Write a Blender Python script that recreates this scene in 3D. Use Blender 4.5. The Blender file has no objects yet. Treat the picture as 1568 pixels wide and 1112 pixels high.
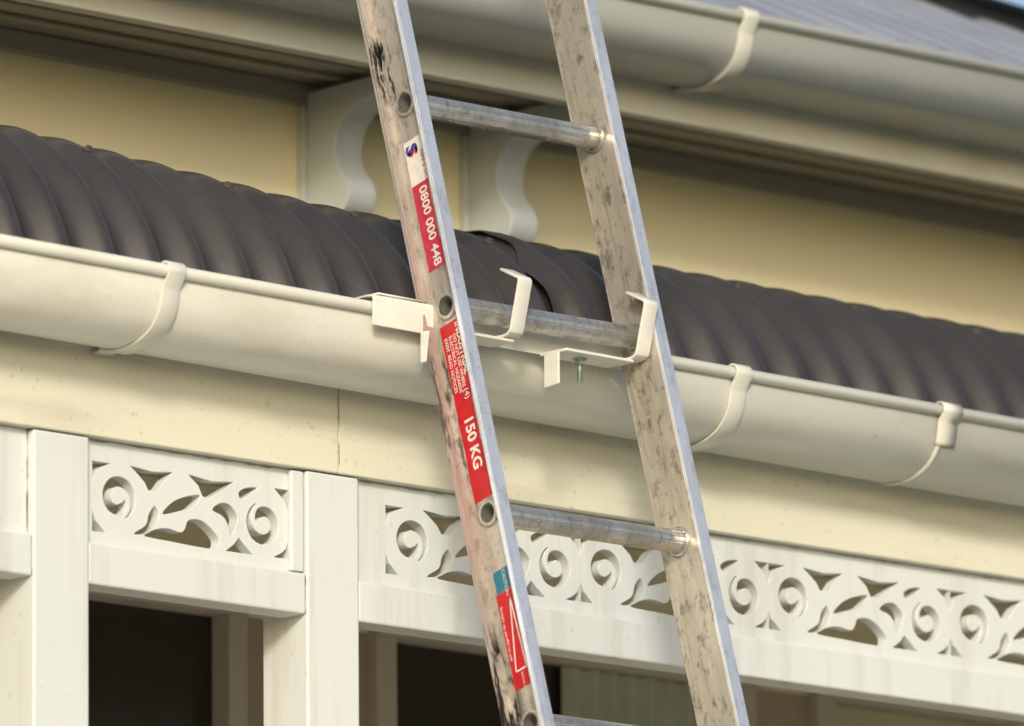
import bpy, bmesh, math, random
from mathutils import Vector, Matrix
random.seed(7)
sc = bpy.context.scene
sc.view_settings.view_transform = 'Standard'
sc.view_settings.look = 'None'
sc.view_settings.exposure = 0

# ------------------------------------------------------------------ materials
def new_mat(name):
    m = bpy.data.materials.new(name); m.use_nodes = True
    nt = m.node_tree
    return m, nt, nt.nodes['Principled BSDF']

def N(nt, t, **kw):
    n = nt.nodes.new(t)
    for k, v in kw.items():
        setattr(n, k, v)
    return n

def noise(nt, scale=(1, 1, 1), sc_=5.0, detail=3.0, rough=.55, off=(0, 0, 0)):
    tc = N(nt, 'ShaderNodeTexCoord')
    mp = N(nt, 'ShaderNodeMapping')
    mp.inputs['Scale'].default_value = scale
    mp.inputs['Location'].default_value = off
    nz = N(nt, 'ShaderNodeTexNoise')
    nz.inputs['Scale'].default_value = sc_
    nz.inputs['Detail'].default_value = detail
    nz.inputs['Roughness'].default_value = rough
    nt.links.new(tc.outputs['Object'], mp.inputs['Vector'])
    nt.links.new(mp.outputs['Vector'], nz.inputs['Vector'])
    return nz.outputs['Fac']

def ramp(nt, fac, lo, hi, a=0.0, b=1.0):
    r = N(nt, 'ShaderNodeMapRange')
    r.inputs['From Min'].default_value = lo
    r.inputs['From Max'].default_value = hi
    r.inputs['To Min'].default_value = a
    r.inputs['To Max'].default_value = b
    nt.links.new(fac, r.inputs['Value'])
    return r.outputs['Result']

def mixc(nt, fac, c1, c2):
    m = N(nt, 'ShaderNodeMix', data_type='RGBA')
    if hasattr(fac, 'links'): nt.links.new(fac, m.inputs[0])
    else: m.inputs[0].default_value = fac
    for i, c in ((6, c1), (7, c2)):
        if hasattr(c, 'links'): nt.links.new(c, m.inputs[i])
        else: m.inputs[i].default_value = (*c, 1)
    return m.outputs[2]

def mth(nt, a, b, op='MULTIPLY'):
    m = N(nt, 'ShaderNodeMath', operation=op)
    for i, v in ((0, a), (1, b)):
        if hasattr(v, 'links'): nt.links.new(v, m.inputs[i])
        else: m.inputs[i].default_value = v
    return m.outputs[0]
mul = mth

def bump(nt, bs, fac, strength=.1, dist=.002):
    b = N(nt, 'ShaderNodeBump')
    b.inputs['Strength'].default_value = strength
    b.inputs['Distance'].default_value = dist
    nt.links.new(fac, b.inputs['Height'])
    nt.links.new(b.outputs['Normal'], bs.inputs['Normal'])

def paint(name, col, dirt=(.30, .25, .16), amt=.35, rough=.5, streak=(30, 30, 3), bs_=.12):
    m, nt, b = new_mat(name)
    n1 = ramp(nt, noise(nt, (1, 1, 1), 4.0, 3), .45, .75)
    n2 = ramp(nt, noise(nt, streak, 1.0, 3, off=(3, 1, 2)), .52, .8)
    n3 = ramp(nt, noise(nt, (1, 1, 1), 90.0, 2, off=(7, 3, 2)), .66, .76)
    c = mixc(nt, mul(nt, n1, amt * .35), col, tuple(x * .72 for x in col))
    c = mixc(nt, mul(nt, n2, amt), c, dirt)
    c = mixc(nt, mul(nt, n3, amt * .8), c, dirt)
    nt.links.new(c, b.inputs['Base Color'])
    b.inputs['Roughness'].default_value = rough
    bump(nt, b, noise(nt, (1, 1, .5), 60.0, 2), bs_, .003)
    return m

def simple(name, col, rough=.5, metal=0.0, var=.15, s=20):
    m, nt, b = new_mat(name)
    f = ramp(nt, noise(nt, (1, 1, 1), s, 2), .3, .7)
    c = mixc(nt, f, tuple(x * (1 - var) for x in col), tuple(min(1, x * (1 + var)) for x in col))
    nt.links.new(c, b.inputs['Base Color'])
    b.inputs['Roughness'].default_value = rough
    b.inputs['Metallic'].default_value = metal
    return m

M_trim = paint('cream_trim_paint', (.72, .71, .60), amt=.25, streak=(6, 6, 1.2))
M_post = paint('white_post_paint', (.67, .71, .71), amt=.34, streak=(25, 25, 2))
M_beam = paint('cream_beam_paint', (.72, .71, .58), amt=.42, streak=(3, 20, 20))
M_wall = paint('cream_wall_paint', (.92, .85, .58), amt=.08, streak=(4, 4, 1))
M_gut = paint('gutter_enamel', (.68, .69, .62), amt=.35, rough=.28, streak=(5, 20, 12), bs_=.03)
M_corb = paint('corbel_paint', (.58, .63, .64), amt=.2)
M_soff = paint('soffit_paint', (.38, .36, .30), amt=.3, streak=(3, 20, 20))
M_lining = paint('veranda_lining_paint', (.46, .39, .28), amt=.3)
M_frame = paint('window_frame_paint', (.58, .52, .43), amt=.2)
M_brk = simple('white_powdercoat', (.72, .72, .66), .35, 0, .06)
M_zinc = simple('zinc_bolt', (.42, .48, .45), .35, .9, .2, 200)
M_screw = simple('roof_screw', (.13, .115, .105), .4, .4, .2, 100)
M_crack = simple('joint_grime', (.20, .14, .08), .9, 0, .5, 60)
M_glass, nt, b = new_mat('window_glass')
b.inputs['Base Color'].default_value = (.035, .028, .02, 1); b.inputs['Roughness'].default_value = .12
M_curt = simple('curtain_cloth', (.52, .54, .44), .9, 0, .1, 10)
M_blind = simple('blind_cloth', (.62, .56, .36), .9, 0, .06, 10)
M_red = simple('red_sticker', (.50, .010, .018), .4, 0, .15, 60)
M_redf = simple('faded_red_sticker', (.50, .035, .065), .45, 0, .2, 60)
M_teal = simple('teal_sticker', (.02, .17, .27), .4, 0, .1, 60)
M_white = simple('white_print', (.74, .71, .66), .45, 0, .08, 60)
M_blue = simple('blue_print', (.03, .08, .35), .45)

def roof_mat(name, col, rough, coat=0.0):
    m, nt, b = new_mat(name)
    f = ramp(nt, noise(nt, (1, 1, 1), 5, 4), .35, .75)
    f2 = ramp(nt, noise(nt, (1, 1, 1), 120, 2), .6, .8)
    c = mixc(nt, f, col, tuple(x * 1.25 + .003 for x in col))
    c = mixc(nt, mul(nt, f2, .2), c, (.16, .13, .10))
    nt.links.new(c, b.inputs['Base Color'])
    nt.links.new(ramp(nt, f, 0, 1, rough - .06, rough + .1), b.inputs['Roughness'])
    b.inputs['Coat Weight'].default_value = coat
    b.inputs['Coat Roughness'].default_value = .12
    bump(nt, b, noise(nt, (1, 1, 1), 14, 2), .10, .01)
    return m
M_bull = roof_mat('brown_corrugated_iron', (.036, .032, .029), .36, .5)
M_roof = roof_mat('grey_roof_iron', (.22, .245, .30), .45)

def zrange(nt, z, lo, hi, soft=.02):
    return mul(nt, ramp(nt, z, lo, lo + soft), ramp(nt, z, hi - soft, hi, 1.0, 0.0))

def alu(name, c1, c2, black=False, metal=.45, rough=.42, dirt=.6, pink=False):
    m, nt, b = new_mat(name)
    big = ramp(nt, noise(nt, (1, 1, .30), 16, 4, .65), .38, .68)
    fine = ramp(nt, noise(nt, (1, 1, .5), 75, 4, .72, (4, 2, 1)), .52, .68)
    c = mixc(nt, big, c1, c2)
    scr = ramp(nt, noise(nt, (40, 40, 260), 1.0, 2, .6, (3, 7, 2)), .62, .70)
    c = mixc(nt, mul(nt, scr, dirt * .5), c, (.20, .17, .13))
    lg = ramp(nt, noise(nt, (120, 120, 4), 1.0, 2, .6, (9, 7, 2)), .58, .70)
    c = mixc(nt, mul(nt, lg, dirt * .5), c, (.24, .21, .16))
    c = mixc(nt, mul(nt, fine, dirt), c, (.18, .15, .11))
    tc = N(nt, 'ShaderNodeTexCoord'); sp = N(nt, 'ShaderNodeSeparateXYZ')
    nt.links.new(tc.outputs['Object'], sp.inputs[0])
    if pink:
        pz = zrange(nt, sp.outputs['Z'], -.42, .14, .12)
        c = mixc(nt, mul(nt, pz, .40), c, (.42, .24, .23))
    if black:
        edge = ramp(nt, sp.outputs['Y'], .004, .020)
        st = ramp(nt, noise(nt, (70, 70, 12), 1.0, 4, .75, (1, 5, 2)), .50, .55)
        z1 = zrange(nt, sp.outputs['Z'], .30, .41)
        z2 = zrange(nt, sp.outputs['Z'], -.78, -.43, .04)
        z3 = mul(nt, zrange(nt, sp.outputs['Z'], -.26, -.05), .75)
        patch = mth(nt, mth(nt, z1, z2, 'ADD'), z3, 'ADD')
        c = mixc(nt, mul(nt, mul(nt, edge, st), patch), c, (.012, .01, .008))
    nt.links.new(c, b.inputs['Base Color'])
    b.inputs['Metallic'].default_value = metal
    nt.links.new(ramp(nt, big, 0, 1, rough - .08, rough + .15), b.inputs['Roughness'])
    bump(nt, b, noise(nt, (1, 1, .5), 90, 3), .2, .001)
    return m
M_alu = alu('weathered_aluminium_web', (.64, .60, .54), (.46, .43, .37), True, .55)
M_alu2 = alu('weathered_aluminium_web_inner', (.62, .58, .51), (.42, .39, .33), False, .55, dirt=.85)
M_flange = alu('sky_tinted_aluminium_flange', (.84, .88, .95), (.62, .66, .72), False, .65, .34, .3)  # blue-white base colour paints the sky's reflection onto the front flanges
M_back = alu('stained_aluminium', (.46, .42, .38), (.34, .30, .27), True, .3, .5, .7, pink=True)
M_rung = alu('rung_aluminium', (.70, .69, .66), (.43, .41, .38), False, .8, .28, .5)

# ------------------------------------------------------------------ geometry helpers
def link(o, parent=None):
    sc.collection.objects.link(o)
    if parent: o.parent = parent
    return o

def empty(name, loc=(0, 0, 0), rot=(0, 0, 0)):
    e = bpy.data.objects.new(name, None); e.location = loc; e.rotation_euler = rot
    e.empty_display_size = .1
    return link(e)

def mesh(name, vs, fs, mat, parent=None, smooth=False, bevel=0, solid=0, soff=0):
    me = bpy.data.meshes.new(name); me.from_pydata(vs, [], fs); me.update()
    if mat: me.materials.append(mat)
    o = bpy.data.objects.new(name, me); link(o, parent)
    bm = bmesh.new(); bm.from_mesh(me); bmesh.ops.recalc_face_normals(bm, faces=bm.faces); bm.to_mesh(me); bm.free()
    if smooth:
        for p in me.polygons: p.use_smooth = True
    if solid:
        s = o.modifiers.new('solid', 'SOLIDIFY'); s.thickness = solid; s.offset = soff
    if bevel:
        s = o.modifiers.new('bevel', 'BEVEL'); s.width = bevel; s.segments = 2; s.limit_method = 'ANGLE'
    return o

def box(name, x0, x1, y0, y1, z0, z1, mat, parent=None, bevel=.0015):
    vs = [(x, y, z) for x in (x0, x1) for y in (y0, y1) for z in (z0, z1)]
    fs = [(0, 1, 3, 2), (4, 6, 7, 5), (0, 4, 5, 1), (2, 3, 7, 6), (0, 2, 6, 4), (1, 5, 7, 3)]
    return mesh(name, vs, fs, mat, parent, bevel=bevel)

def catmull(p, n=6, closed=False):
    out = []; L = len(p)
    rng = range(L) if closed else range(L - 1)
    for i in rng:
        if closed: a, b, c, d = p[i - 1], p[i], p[(i + 1) % L], p[(i + 2) % L]
        else: a, b, c, d = p[max(i - 1, 0)], p[i], p[i + 1], p[min(i + 2, L - 1)]
        for k in range(n):
            t = k / n
            out.append(tuple(.5 * ((2 * b[j]) + (-a[j] + c[j]) * t + (2 * a[j] - 5 * b[j] + 4 * c[j] - d[j]) * t * t + (-a[j] + 3 * b[j] - 3 * c[j] + d[j]) * t ** 3) for j in (0, 1)))
    if not closed: out.append(tuple(p[-1]))
    return out

def offset(path, d):
    out = []
    for i in range(len(path)):
        a = path[max(i - 1, 0)]; b = path[min(i + 1, len(path) - 1)]
        dy, dz = b[0] - a[0], b[1] - a[1]; l = math.hypot(dy, dz) or 1
        out.append((path[i][0] + dz / l * d, path[i][1] - dy / l * d))
    return out

def sheet(name, path, x0, x1, mat, parent=None, t=.002, nx=1, smooth=True, bevel=0):
    vs = []; fs = []; n = len(path)
    for i in range(nx + 1):
        x = x0 + (x1 - x0) * i / nx
        vs += [(x, p[0], p[1]) for p in path]
    for i in range(nx):
        for j in range(n - 1):
            a = i * n + j; fs.append((a, a + n, a + n + 1, a + 1))
    return mesh(name, vs, fs, mat, parent, smooth, solid=t, bevel=bevel)

def prism_x(name, poly, x0, x1, mat, parent=None, bevel=.001, smooth=False):
    n = len(poly)
    vs = [(x0, *p) for p in poly] + [(x1, *p) for p in poly]
    fs = [tuple(range(n)), tuple(range(2 * n - 1, n - 1, -1))] + [(i, (i + 1) % n, n + (i + 1) % n, n + i) for i in range(n)]
    return mesh(name, vs, fs, mat, parent, bevel=bevel)

def tube(name, p0, p1, r, mat, parent=None, n=16, smooth=True, cap=True):
    p0 = Vector(p0); p1 = Vector(p1); d = (p1 - p0).normalized()
    a = d.orthogonal().normalized(); b = d.cross(a)
    vs = []
    for p in (p0, p1):
        for i in range(n):
            t = 2 * math.pi * i / n
            vs.append(tuple(p + a * r * math.cos(t) + b * r * math.sin(t)))
    fs = [(i, (i + 1) % n, n + (i + 1) % n, n + i) for i in range(n)]
    if cap: fs += [tuple(range(n)), tuple(range(n, 2 * n))]
    o = mesh(name, vs, fs, mat, parent)
    if smooth:
        for p in o.data.polygons: p.use_smooth = len(p.vertices) == 4
    return o

def plate_with_holes(name, outer, holes, half, mat, parent, remap, bev=.0006):
    cu = bpy.data.curves.new(name, 'CURVE'); cu.dimensions = '2D'; cu.fill_mode = 'BOTH'
    cu.extrude = half - bev; cu.bevel_depth = bev; cu.bevel_resolution = 0; cu.offset = -bev
    for poly in [outer] + holes:
        s = cu.splines.new('POLY'); s.points.add(len(poly) - 1)
        for i, p in enumerate(poly): s.points[i].co = (p[0], p[1], 0, 1)
        s.use_cyclic_u = True
    tmp = bpy.data.objects.new('tmp', cu); sc.collection.objects.link(tmp)
    bpy.context.view_layer.update()
    me = bpy.data.meshes.new_from_object(tmp.evaluated_get(bpy.context.evaluated_depsgraph_get()))
    bpy.data.objects.remove(tmp); bpy.data.curves.remove(cu)
    for v in me.vertices: v.co = remap(v.co)
    me.name = name
    me.materials.clear(); me.materials.append(mat)
    for p in me.polygons: p.use_smooth = False
    o = bpy.data.objects.new(name, me)
    return link(o, parent)

# ------------------------------------------------------------------ villa house
house = empty('villa_house')
YW = .75; ZS = .55; ZF = .516; ZG = -4.12; ZD = -2.95
ZH = -.222; ZSILL = -1.95; ZB = -.186
wins = [(-1.9, -1.1), (-.45, .130), (.435, 1.10), (1.29, 1.93)]
box('wall_upper', -4, 2.35, YW, YW + .12, ZH, ZS + .1, M_wall, house)
box('wall_lower', -4, 2.35, YW, YW + .12, ZD, ZSILL, M_wall, house)
xs = [-4] + [v for w in wins for v in w] + [2.35]
for i in range(0, len(xs), 2):
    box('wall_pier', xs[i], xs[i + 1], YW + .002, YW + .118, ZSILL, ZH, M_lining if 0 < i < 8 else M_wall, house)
for (a, b_) in wins:
    box('glass', a, b_, YW + .022, YW + .027, ZSILL, ZH, M_glass, house, 0)
    for (c, d, e, f) in ((a - .035, a + .002, ZSILL, ZH), (b_ - .002, b_ + .032, ZSILL, ZH), (a - .035, b_ + .032, ZH - .004, ZH + .035), (a - .05, b_ + .05, ZSILL - .05, ZSILL + .01)):
        if f - e > .3: box('window_frame', c, d, YW - .018, YW + .02, e + .01, f - .004, M_frame, house)
        else: box('window_frame', c, d, YW - .022, YW + .02, e, f, M_frame, house)
    box('window_sash', a + .012, b_ - .012, YW + .005, YW + .021, (ZH + ZSILL) / 2 - .02, (ZH + ZSILL) / 2 + .02, M_frame, house)
box('side_wall', 2.23, 2.35, YW + .12, 5.5, ZD, ZS + .1, M_wall, house)
box('corner_board', 2.26, 2.37, YW - .02, YW, -.1, ZS, M_trim, house)
box('left_side_wall', -4, -3.88, YW + .12, 5.5, ZD, ZS + .1, M_wall, house)
box('back_wall', -4, 2.35, 5.5, 5.6, ZD, ZS + .1, M_wall, house)
box('foundation', -4, 2.35, .3, 5.5, ZG, ZD - .12, simple('foundation_render', (.35, .33, .3), .9), house)
box('veranda_deck', -4, 2.3, -.12, YW, ZD - .12, ZD, simple('deck_boards', (.28, .22, .16), .7), house)
for x in (-3.9, -2.0, -.3, 1.2, 2.1):
    box('deck_pier', x, x + .2, -.06, .14, ZG, ZD - .12, bpy.data.materials['foundation_render'], house)
vs = []; fs = []
for i in range(60):
    x = .775 + .30 * i / 59; y = YW + .012 + .006 * math.sin(x * 170)
    vs += [(x, y, ZSILL + .02), (x, y, ZH - .006)]
for i in range(59): fs.append((2 * i, 2 * i + 2, 2 * i + 3, 2 * i + 1))
mesh('curtain', vs, fs, M_curt, house, True)
box('roller_blind', 1.31, 1.91, YW + .012, YW + .016, ZH - .6, ZH - .006, M_blind, house, 0)
# eave: soffit, frieze, fascia
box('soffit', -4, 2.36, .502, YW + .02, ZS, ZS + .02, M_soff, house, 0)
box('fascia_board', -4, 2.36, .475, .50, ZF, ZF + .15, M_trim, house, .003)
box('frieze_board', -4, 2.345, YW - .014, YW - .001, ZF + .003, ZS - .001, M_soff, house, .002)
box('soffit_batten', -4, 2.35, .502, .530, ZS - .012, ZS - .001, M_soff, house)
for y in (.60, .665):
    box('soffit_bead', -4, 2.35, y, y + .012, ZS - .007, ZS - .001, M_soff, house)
# corbels
cprof = [(0, -.002), (.19, -.002), (.19, -.028), (.165, -.030)] + \
    catmull([(.165, -.030), (.120, -.035), (.085, -.050), (.067, -.074), (.064, -.100), (.074, -.122), (.091, -.140), (.097, -.160), (.088, -.180), (.066, -.192), (.034, -.190)], 5)[1:] + [(0, -.190)]
for x in (.276, .582):
    prism_x('eave_corbel', [(YW - .0155 - d * .92, ZS - .012 + z) for d, z in cprof], x, x + .052, M_corb, house, .002)
    box('corbel_backplate', x - .006, x + .058, YW - .015, YW - .0005, ZS - .215, ZF + .002, M_corb, house, .002)

# veranda beam, posts, rails
box('veranda_beam', -.308, 2.25, -.004, .09, ZB, 0.0, M_beam, house, .002)
box('veranda_beam', -2.9, -.3095, -.0045, .09, ZB, 0.0, M_beam, house, .002)
posts = [(-2.05, -1.96), (-.817, -.726), (-.3605, -.271), (1.215, 1.305), (2.15, 2.24)]
for a, b_ in posts:
    box('veranda_post', a, b_, 0, .09, ZD, ZB - .0015, M_post, house, .003)
    box('post_base', a - .012, b_ + .012, -.012, .102, ZD, ZD + .16, M_post, house, .003)
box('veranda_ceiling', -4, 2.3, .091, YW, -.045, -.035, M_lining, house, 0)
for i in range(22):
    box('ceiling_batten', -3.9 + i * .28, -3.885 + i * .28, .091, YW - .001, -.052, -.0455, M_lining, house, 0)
bays = [(-1.959, -.818), (-.7255, -.361), (-.2705, 1.2145), (1.3055, 2.1495)]
for a, b_ in bays:
    box('fret_rail', a, b_, .002, .047, -.377, -.323, M_post, house, .003)
    # dirt collected in the paint joints round the panel: a ragged thin bead
    for (p, q) in (((a + .001, ZB - .002), (b_ - .001, ZB - .002)), ((a + .001, ZB - .003), (a + .001, -.322)), ((b_ - .001, ZB - .003), (b_ - .001, -.376))):
        n = max(8, int(math.hypot(q[0] - p[0], q[1] - p[1]) / .008)); vs = []; fs = []
        hz = abs(q[0] - p[0]) > .01
        for i in range(n + 1):
            t = i / n; x = p[0] + (q[0] - p[0]) * t; z = p[1] + (q[1] - p[1]) * t
            w_ = max(.0001, random.uniform(-.0007, .0013))
            yy = .0112 if z > -.3222 else .0012
            if hz: vs += [(x, yy, z), (x, yy, z - w_)]
            else: vs += [(x - w_, yy, z), (x + w_, yy, z)]
        for i in range(n): fs.append((2 * i, 2 * i + 2, 2 * i + 3, 2 * i + 1))
        mesh('joint_dirt', vs, fs, M_crack, house)
vs = []; fs = []
for i in range(26):
    z = ZB + .002 + i * .0068; w_ = max(.0001, random.uniform(-.0004, .0009)); vs += [(-.3088 - w_, -.0050, z), (-.3088 + w_, -.0050, z)]
for i in range(25): fs.append((2 * i, 2 * i + 2, 2 * i + 3, 2 * i + 1))
mesh('beam_joint_dirt', vs, fs, M_crack, house)
for (x, z) in ((-.297, -.125), (-.297, -.165), (-.322, -.13), (.30, -.15), (.72, -.14), (-.60, -.15), (-.95, -.15)):
    tube('nail_head', (x, -.0055, z), (x, -.003, z), .0028, M_beam, house, 12)

KU = .001084; KV = .000856
def um(pts, smooth=False, s=1.0):
    q = [(u * KU * s, -v * KV) for u, v in pts]
    return catmull(q, 5, True) if smooth else q
def spiral(cu, cv, mirror, s):
    cx, cz = cu * KU * s, -cv * KV
    c = []
    n = 44; turns = 1.12
    for i in range(n + 1):
        t = i / n; a = math.radians(-62) + t * turns * 2 * math.pi
        r = .0274 - t * .0150
        w = .0066 * min(1, .10 + 3.2 * t) * min(1, .45 + 5 * (1 - t))
        c.append((r, a, w))
    o = [((r + w) * math.cos(a), (r + w) * math.sin(a)) for r, a, w in c]
    r, a, w = c[-1]
    tip = [(r * math.cos(a + .35), r * math.sin(a + .35))]
    i_ = [((r - w) * math.cos(a), (r - w) * math.sin(a)) for r, a, w in reversed(c)]
    m = -1 if mirror else 1
    return [(cx + m * x, cz + m * z) for x, z in o + tip + i_]
def unit_holes(s):
    H = []
    H.append(um([(-2, -2), (26, -2), (14, 4), (4, 11), (-1, 27)], s=s))
    H.append(um([(-2, 72), (4, 88), (18, 104), (-2, 104)], s=s))
    H.append(um([(56, -3), (90, 1), (122, -3), (110, 10), (98, 29), (84, 30), (78, 18), (66, 6)], s=s))
    H.append(um([(146, -3), (182, 2), (216, -2), (200, 12), (178, 28), (168, 27), (161, 11)], s=s))
    H.append(um([(106, 63), (119, 45), (138, 33), (164, 26), (153, 45), (134, 54)], True, s))
    H.append(um([(78, 100), (96, 88), (114, 84), (134, 87), (141, 79), (146, 67), (165, 64), (185, 78), (194, 92), (187, 104), (160, 105), (120, 103)], True, s))
    H.append(um([(62, 99), (80, 84), (85, 66), (94, 53), (100, 68), (92, 86), (78, 97)], True, s))
    H.append(um([(183, 45), (195, 34), (210, 34), (222, 50), (219, 66), (212, 81), (206, 62), (198, 52)], True, s))
    H.append(um([(204, 105), (217, 93), (224, 82), (233, 92), (246, 105)], s=s))
    H.append(um([(302, 104), (279, 104), (290, 97), (298, 89), (301, 77)], s=s))
    H.append(um([(302, 31), (296, 15), (280, -2), (302, -2)], s=s))
    H.append(um([(224, 13), (236, 4), (253, 1), (246, 9), (236, 17), (228, 22)], True, s))
    H.append(spiral(37, 49, False, s)); H.append(spiral(263, 54, True, s))
    return H
def remap_fret(c): return Vector((c.x, .021 - c.z, c.y))
def fret(x0, x1, starts, s):
    holes = []
    for st in starts:
        for h in unit_holes(s): holes.append([(st + p[0], -.2165 + p[1]) for p in h])
    plate_with_holes('fretwork_panel', [(x0, -.3225), (x1, -.3225), (x1, ZB - .0005), (x0, ZB - .0005)], holes, .009, M_post, house, remap_fret)
fret(-.7255, -.361, [-.709], 1.0)
fret(-.2705, 1.2145, [-.212 + .3445 * i for i in range(4)], 1.045)
fret(-1.959, -.818, [-1.93 + .3445 * i for i in range(2)], 1.045)
fret(1.3055, 2.1495, [1.38, 1.7255], 1.045)
box('stile', -.384, -.3635, .003, .0108, -.3215, ZB - .003, M_post, house, .002)

# ------------------------------------------------------------------ bullnose veranda roof (corrugated)
R = .29; YC = .195; ZC = -.090; P = .076; A = .0112
bpath = []
be = 86.0
while be >= 8:
    t = math.radians(be); bpath.append((YC - R * math.sin(t), ZC + R * math.cos(t), -math.sin(t), math.cos(t))); be -= 2
t8 = math.radians(8); y0, z0 = bpath[-1][0], bpath[-1][1]
for k in range(1, 9):
    y = y0 + (YW - .001 - y0) * k / 8
    bpath.append((y, z0 + (y - y0) * math.tan(t8), -math.sin(t8), math.cos(t8)))
def zfix(x, z):
    r = max(0.0, -.25 - x)
    k = max(0, min(1, (z + .05) / .25))
    return z - .008 * x + min(.06, .052 * r) * k
def corr(name, x0, x1, fn, mat, parent):
    nx = int((x1 - x0) / P * 16); n = len(bpath); vs = []; fs = []
    for i in range(nx + 1):
        x = x0 + (x1 - x0) * i / nx
        for j, (y, z, ny, nz) in enumerate(bpath):
            o, dx = fn(x, j / n)
            o += A * math.cos(2 * math.pi * (x + dx) / P)
            vs.append((x + dx, y + ny * o, zfix(x, z + nz * o)))
    for i in range(nx):
        for j in range(n - 1):
            a = i * n + j; fs.append((a, a + n, a + n + 1, a + 1))
    return mesh(name, vs, fs, mat, parent, True, solid=.0012)
def top_sheet(x, v):
    k = max(0, min(1, (.15 - x) / .14))
    w = .0025 + k * k * (.0045 + .010 * math.exp(-((v - .36) / .09) ** 2) - .003 * math.exp(-((v - .52) / .05) ** 2))
    return w, k * (-.035 + .125 * v + .005 * math.sin(v * 23))
corr('bullnose_sheet_left', -2.75, .12, lambda x, v: (0.0, 0.0), M_bull, house)
corr('bullnose_sheet_right', .012, 2.25, top_sheet, M_bull, house)
k = -34
while k < 30:
    x = k * P
    j = 28 + (k * 7) % 2
    y, z, ny, nz = bpath[j]
    o = A + (.003 if x > .0 else .001)
    p = Vector((x, y + ny * o, zfix(x, z + nz * o))); d = Vector((0, ny, nz))
    tube('roof_screw_washer', p - d * .001, p + d * .001, .0075, M_screw, house, 14, False)
    tube('roof_screw_head', p + d * .001, p + d * .0050, .0045, M_screw, house, 6, False)
    k += 2 if (k % 3) else 3
box('apron_flashing', -2.75, 2.25, YW - .012, YW - .001, .23, .30, M_bull, house)

# ------------------------------------------------------------------ main roof (ribbed iron, hipped)
tanp = math.tan(math.radians(25)); HX = 2.58
def hip_roof():
    vs = []; fs = []; x0, x1 = -4.2, HX - .40; PR = .085; ny = 12
    nrm = Vector((0, -math.sin(math.radians(25)), math.cos(math.radians(25))))
    cols = []
    x = x0
    while x < x1 - PR:
        for f, h in ((0, 0), (.45, 0), (.58, .014), (.82, .014), (.95, 0)): cols.append((x + f * PR, h))
        x += PR
    cols.append((x1, 0))
    ts = [0, .012] + [k / ny for k in range(1, ny + 1)]
    m = len(ts)
    for x, o in cols:
        ymax = min(3.1, HX - x)
        for jj, t in enumerate(ts):
            y = .40 + (ymax - .40) * t
            oo = o if jj else 0.0
            vs.append((x, y + nrm.y * oo, .662 + tanp * (y - .40) + nrm.z * oo))
    for i in range(len(cols) - 1):
        for j in range(m - 1):
            a = i * m + j; fs.append((a, a + m, a + m + 1, a + 1))
    mesh('main_roof_front', vs, fs, M_roof, house, False, solid=.001)
hip_roof()
zr = .662 + tanp * 2.7
mesh('main_roof_side', [(HX - .36, .4, .655), (HX - .36, 5.8, .655), (HX - 3.1, 3.1, zr - .007)], [(0, 1, 2)], M_roof, house)
mesh('main_roof_back', [(HX - .36, 5.8, .655), (-4.2, 5.8, .655), (-4.2, 3.1, zr - .007), (HX - 3.1, 3.1, zr - .007)], [(0, 1, 2, 3)], M_roof, house)
M_ridge = simple('dark_ridge_cap', (.07, .075, .09), .5)
tube('hip_cap', (HX - .38, .38, .672), (HX - 3.1, 3.1, zr + .020), .026, M_ridge, house, 20)
hv = Vector((1, 1, 0)).normalized() * .09
a0 = Vector((HX - .38, .38, .66)); a1 = Vector((HX - 3.1, 3.1, zr + .008)); up = Vector((0, 0, .026)); dn = Vector((0, 0, .004))
mesh('hip_flashing', [tuple(a0 - hv + up - dn), tuple(a0 + up), tuple(a0 + hv + up - dn), tuple(a1 - hv + up - dn), tuple(a1 + up), tuple(a1 + hv + up - dn)], [(0, 1, 4, 3), (1, 2, 5, 4)], M_ridge, house)
tube('ridge_cap', (HX - 3.1, 3.1, zr + .014), (-4.2, 3.1, zr + .014), .045, M_ridge, house, 20)

# ------------------------------------------------------------------ gutters
gp = catmull([(-.143, -.002), (-.141, -.03), (-.134, -.054), (-.117, -.074), (-.09, -.086), (-.06, -.090), (-.032, -.087), (-.014, -.076), (-.007, -.055), (-.006, -.03), (-.006, -.004)], 5)
def gutter(x0, x1, yb, zb, brackets, joints, fall=0.0):
    g = empty('rain_gutter', (0, 0, 0), (0, fall, 0))
    off = lambda p: [(a + yb, b_ + zb) for a, b_ in p]
    sheet('channel', off(gp), x0, x1, M_gut, g, .0016)
    tube('bead', (x0, yb - .147, zb - .004), (x1, yb - .147, zb - .004), .0082, M_gut, g, 24)
    prism_x('stop_end', off(gp), x0 - .003, x0 - .001, M_gut, g, 0)
    prism_x('stop_end', off(gp), x1 + .001, x1 + .003, M_gut, g, 0)
    hook = [(-.147 + .0108 * math.cos(math.radians(a)), -.004 + .0108 * math.sin(math.radians(a))) for a in range(-20, 201, 20)]
    low = offset(gp, .0030)
    strap = hook + [p for i, p in enumerate(low) if p[1] < -.018 and i < 33] + [(-.018, -.0885), (-.0065, -.089)]
    for x in brackets:
        sheet('strap_bracket', off(strap), x - .014, x + .014, M_gut, g, .0032, bevel=.0006)
    for x in joints:
        sheet('joint_band', off(offset(gp, .0022)[3:-6]), x - .004, x + .004, M_gut, g, .003)
        sheet('joint_clip', off(hook + [p for p in offset(gp, .004) if -.052 < p[1] < -.018 and p[0] < -.1]), x - .008, x + .028, M_gut, g, .002)
    return g
gutter(-2.8, 2.3, 0, .004, [-1.7, -.711, .275, 1.25, 2.1], [.655], .009)
gutter(-4, 2.36, .475, .647, [-1.2, -.22, .748, 1.75], [])

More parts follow.
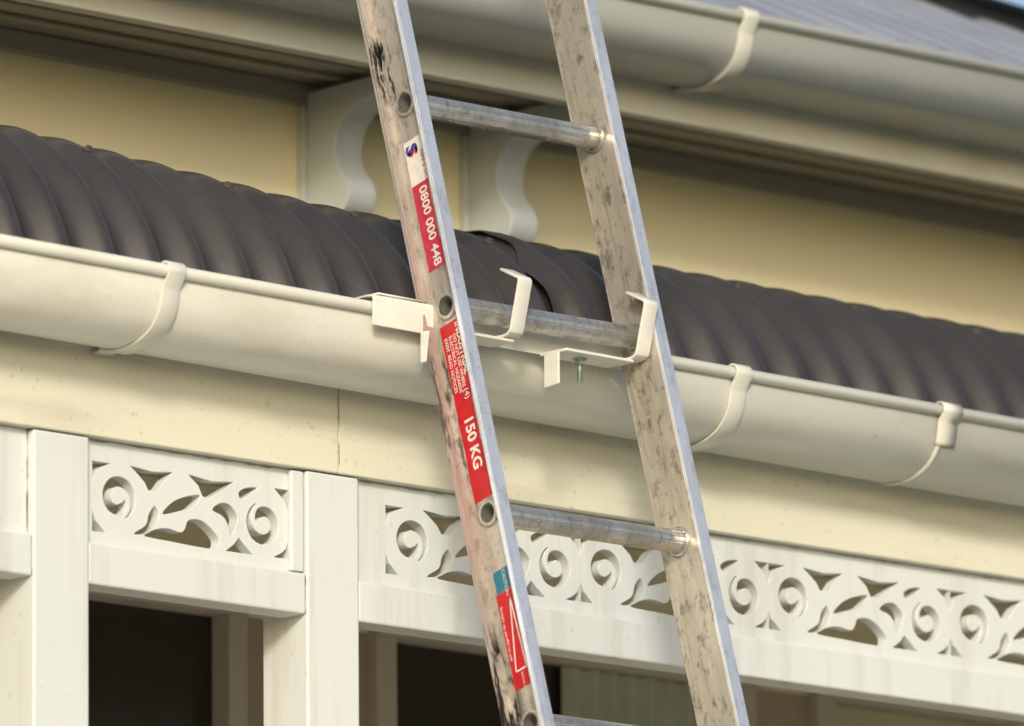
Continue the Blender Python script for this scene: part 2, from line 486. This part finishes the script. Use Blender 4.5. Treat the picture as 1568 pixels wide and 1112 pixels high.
# ------------------------------------------------------------------ aluminium ladder
lad = empty('aluminium_ladder', (0, -.19, .010), (math.radians(-15.4), 0, 0))
XL, XR = -.281, .051
z_lo, z_hi = -4.263, 1.32
rz = [i * .2935 for i in range(-14, 5)]
W = .0335
circ = lambda zc, r: [(r * math.cos(2 * math.pi * i / 28), zc + r * math.sin(2 * math.pi * i / 28)) for i in range(28)]
M_rub = simple('rubber_foot', (.03, .03, .03), .8)
for X, nm, mat in ((XL, 'left', M_alu), (XR, 'right', M_alu2)):
    plate_with_holes(nm + '_web', [(-W, z_lo), (W, z_lo), (W, z_hi), (-W, z_hi)], [circ(z, .0162) for z in rz], .0015, mat, lad, lambda c, X=X: Vector((X + c.z, c.x, c.y)), .0002)
    s = -1 if X == XL else 1
    a, b_ = sorted((X - s * .0015, X + s * .019))
    box(nm + '_front_flange', a, b_, -W - .0035, -W, z_lo, z_hi, M_flange, lad, .0012)
    box(nm + '_back_flange', a, b_, W, W + .0035, z_lo, z_hi, M_back if X == XL else M_alu2, lad, .0012)
    a, b_ = sorted((X + s * .0155, X + s * .019))
    box(nm + '_front_lip', a, b_, -W + .0003, -W + .004, z_lo, z_hi, M_flange, lad, .0008)
    box(nm + '_back_lip', a, b_, W - .004, W - .0003, z_lo, z_hi, M_back if X == XL else M_alu2, lad, .0008)
    a, b_ = sorted((X - s * .004, X + s * .023))
    box(nm + '_foot', a, b_, -W - .006, W + .006, z_lo - .02, z_lo + .05, M_rub, lad, .003)
def rung(z):
    n = 96; ro = []
    for i in range(n):
        t = 2 * math.pi * i / n
        r = .0155 - (.0006 if (i % 8) in (0,) and i < 60 else 0)
        ro.append((r * math.cos(t), r * math.sin(t)))
    ri = [(.0130 * math.cos(2 * math.pi * i / n), .0130 * math.sin(2 * math.pi * i / n)) for i in range(n)]
    vs = []
    for x in (XL - .005, XR + .005):
        vs += [(x, a, z + b_) for a, b_ in ro]; vs += [(x, a, z + b_) for a, b_ in ri]
    fs = []
    for i in range(n):
        k = (i + 1) % n
        fs += [(i, k, 2 * n + k, 2 * n + i), (n + i, n + k, 3 * n + k, 3 * n + i), (i, k, n + k, n + i), (2 * n + i, 2 * n + k, 3 * n + k, 3 * n + i)]
    mesh('rung', vs, fs, M_rung, lad)
def torus(x, z, R_, r, mat):
    vs = []; fs = []; n, m = 36, 10
    for i in range(n):
        a = 2 * math.pi * i / n
        for j in range(m):
            b_ = 2 * math.pi * j / m
            q = R_ + r * math.cos(b_)
            vs.append((x + r * .9 * math.sin(b_), q * math.cos(a), z + q * math.sin(a)))
    for i in range(n):
        for j in range(m):
            fs.append((i * m + j, ((i + 1) % n) * m + j, ((i + 1) % n) * m + (j + 1) % m, i * m + (j + 1) % m))
    mesh('rung_swage', vs, fs, mat, lad, True)
for z in rz:
    rung(z)
    for x in (XL - .003, XR + .003): torus(x, z, .0158, .0026, M_alu)
    for x in (XL + .003, XR - .003): torus(x, z, .0178, .0030, M_rung)

def sticker(name, y0_, y1_, z0_, z1_, mat, lift=.0):
    x = XL - .0018 - lift
    n = 14; vs = []; fs = []
    for i in range(n + 1):      # slightly worn edges
        z = z0_ + (z1_ - z0_) * i / n
        vs += [(x, y0_, z), (x, y1_ - (random.random() < .3) * random.uniform(0, .0016), z)]
    for i in range(n): fs.append((2 * i, 2 * i + 1, 2 * i + 3, 2 * i + 2))
    return mesh(name, vs, fs, mat, lad)
def text(s, size, y, z, mat=M_white, spacing=1.0, bold=0.0):
    cu = bpy.data.curves.new('print', 'FONT'); cu.body = s; cu.size = size; cu.align_x = 'LEFT'; cu.align_y = 'CENTER'
    cu.space_character = spacing; cu.offset = bold
    cu.materials.append(mat)
    o = bpy.data.objects.new('printed_text', cu)
    o.matrix_local = Matrix(((0, 0, -1, XL - .0024), (0, -1, 0, y), (-1, 0, 0, z), (0, 0, 0, 1)))
    link(o, lad)
sticker('hire_label', -.020, .021, .180, .243, M_white)
sticker('hire_label_red', -.020, .021, .057, .1795, M_redf)
text('0800 000 448', .0205, .001, .174, bold=.0004)
text('www.ladder-hire-safety.info', .0072, -.0135, .174)
text('HIRE & SALES', .0085, -.010, .222, M_redf)
text('S', .030, .008, .236, M_blue, bold=.001)
text('S', .024, .006, .231, M_redf, bold=.0008)
sticker('load_label', -.020, .022, -.272, -.022, M_red)
text('INDUSTRIAL', .0135, -.0115, -.026, bold=.0004)
text('DO NOT USE WHERE', .0078, -.002, -.040, bold=.0001)
text('ELECTRICAL HAZARDS', .0078, .006, -.040, bold=.0001)
text('EXIST. READ NOTICES', .0078, .0145, -.040, bold=.0001)
text('150 KG', .0235, .003, -.155, bold=.0007)
text('MAX LOAD RATING', .0070, -.0135, -.130)
text('(4)', .013, -.004, -.118)
sticker('caution_label', -.020, .016, -.402, -.372, M_teal)
text('CAUTION', .0080, -.004, -.374)
sticker('caution_label_red', -.020, .018, -.536, -.4025, M_red)
def tri_line(p, q, w=.0011):
    (y1, z1), (y2, z2) = p, q; l = math.hypot(y2 - y1, z2 - z1); ny, nz = -(z2 - z1) / l * w, (y2 - y1) / l * w
    x = XL - .0024
    mesh('caution_mark', [(x, y1 + ny, z1 + nz), (x, y2 + ny, z2 + nz), (x, y2 - ny, z2 - nz), (x, y1 - ny, z1 - nz)], [(0, 1, 2, 3)], M_white, lad)
tri_line((-.007, -.412), (.0085, -.512)); tri_line((.0085, -.512), (-.012, -.512)); tri_line((-.012, -.512), (-.007, -.412))
text('Straight up, parallel to wall', .0070, .0125, -.420)
text('before climbing', .006, -.002, -.516)

# ------------------------------------------------------------------ ladder gutter bracket
gb = empty('ladder_gutter_bracket', (0, 0, -.002), (0, .009, 0))
sheet('bar', [(-.105, .0155), (-.150, .0160), (-.1585, .0150), (-.1605, .0115), (-.1600, -.024)], -.385, .072, M_brk, gb, .003, bevel=.0005)
sheet('inner_lip', [(-.1595, .0190), (-.125, .0190)], -.375, -.29, M_brk, gb, .002)
for x in (-.186, .0362):
    path = [(-.150, -.0195), (-.200, -.0195), (-.209, -.0185), (-.2145, -.015), (-.2170, -.009), (-.219, -.001), (-.2315, .046), (-.2325, .051), (-.230, .0545), (-.226, .056), (-.197, .070)]
    sheet('rung_hook', path, x - .0115, x + .0115, M_brk, gb, .0035, bevel=.0006)
box('hook_base', -.095, .0245, -.212, -.160, -.0265, -.0225, M_brk, gb, .001)
box('hook_base', -.272, -.180, -.205, -.160, -.0265, -.0225, M_brk, gb, .001)
prism_x('leg', [(-.200, -.0267), (-.172, -.0267), (-.172, -.071), (-.200, -.069)], -.0985, -.095, M_brk, gb)
prism_x('leg', [(-.178, -.0233), (-.1625, -.0233), (-.1625, -.064), (-.172, -.064)], -.3055, -.302, M_brk, gb)
bx, by = -.046, -.184
tube('bolt', (bx, by, -.059), (bx, by, -.017), .0035, M_zinc, gb, 12)
for i in range(14):
    z = -.058 + i * .0022
    tube('bolt_thread', (bx, by, z), (bx, by, z + .0009), .0043, M_zinc, gb, 12)
tube('washer', (bx, by, -.0288), (bx, by, -.0267), .0095, M_zinc, gb, 20, False)
tube('nut', (bx, by, -.0348), (bx, by, -.0288), .0068, M_zinc, gb, 6, False)
tube('bolt_head', (bx, by, -.0223), (bx, by, -.017), .0068, M_zinc, gb, 6, False)

# ------------------------------------------------------------------ ground
M_grass, nt, b = new_mat('lawn')
c = mixc(nt, ramp(nt, noise(nt, (1, 1, 1), 3, 4), .35, .65), (.05, .08, .025), (.10, .12, .05))
nt.links.new(c, b.inputs['Base Color']); b.inputs['Roughness'].default_value = .9
mesh('ground', [(-400, -400, ZG), (400, -400, ZG), (400, 400, ZG), (-400, 400, ZG)], [(0, 1, 2, 3)], M_grass)
mesh('path', [(-12, -9, ZG + .004), (8, -9, ZG + .004), (8, 0.2, ZG + .004), (-12, 0.2, ZG + .004)], [(0, 1, 2, 3)], simple('pale_bounce_paving', (.46, .44, .40), .85, 0, .15, 3))  # unseen paving, made pale so bounced light reaches the undersides

# ------------------------------------------------------------------ light + world
el = math.radians(21); sd = Vector((-.68, -.733, 0)).normalized() * math.cos(el); sd.z = math.sin(el)
L = bpy.data.lights.new('sun', 'SUN'); L.energy = 2.3; L.angle = math.radians(9); L.color = (1, .925, .77)
so = bpy.data.objects.new('sun', L); so.rotation_euler = sd.to_track_quat('Z', 'Y').to_euler(); so.location = (-5, -8, 8); link(so)
w = bpy.data.worlds.new('World'); sc.world = w; w.use_nodes = True
nt = w.node_tree; sk = nt.nodes.new('ShaderNodeTexSky'); sk.sky_type = 'NISHITA'; sk.sun_disc = False
sk.sun_elevation = el; sk.sun_rotation = math.atan2(sd.x, sd.y); sk.dust_density = 3; sk.air_density = 1.0; sk.ozone_density = 1.2
bg = nt.nodes['Background']; bg.inputs['Strength'].default_value = .15
nt.links.new(sk.outputs['Color'], bg.inputs['Color'])

# ------------------------------------------------------------------ camera
psi = math.radians(42); th = math.radians(11.2); D = 13.0
view = Vector((math.sin(psi) * math.cos(th), math.cos(psi) * math.cos(th), math.sin(th)))
cam = bpy.data.cameras.new('camera'); cam.lens = 344.4; cam.sensor_width = 36; cam.clip_end = 2000
co = bpy.data.objects.new('camera', cam); link(co)
q = view.to_track_quat('-Z', 'Y').to_matrix().to_4x4() @ Matrix.Rotation(math.radians(-.5), 4, 'Z')
co.matrix_world = Matrix.Translation(-view * D) @ q
cam.dof.use_dof = True; cam.dof.focus_distance = 12.8; cam.dof.aperture_fstop = 4.5
sc.camera = co
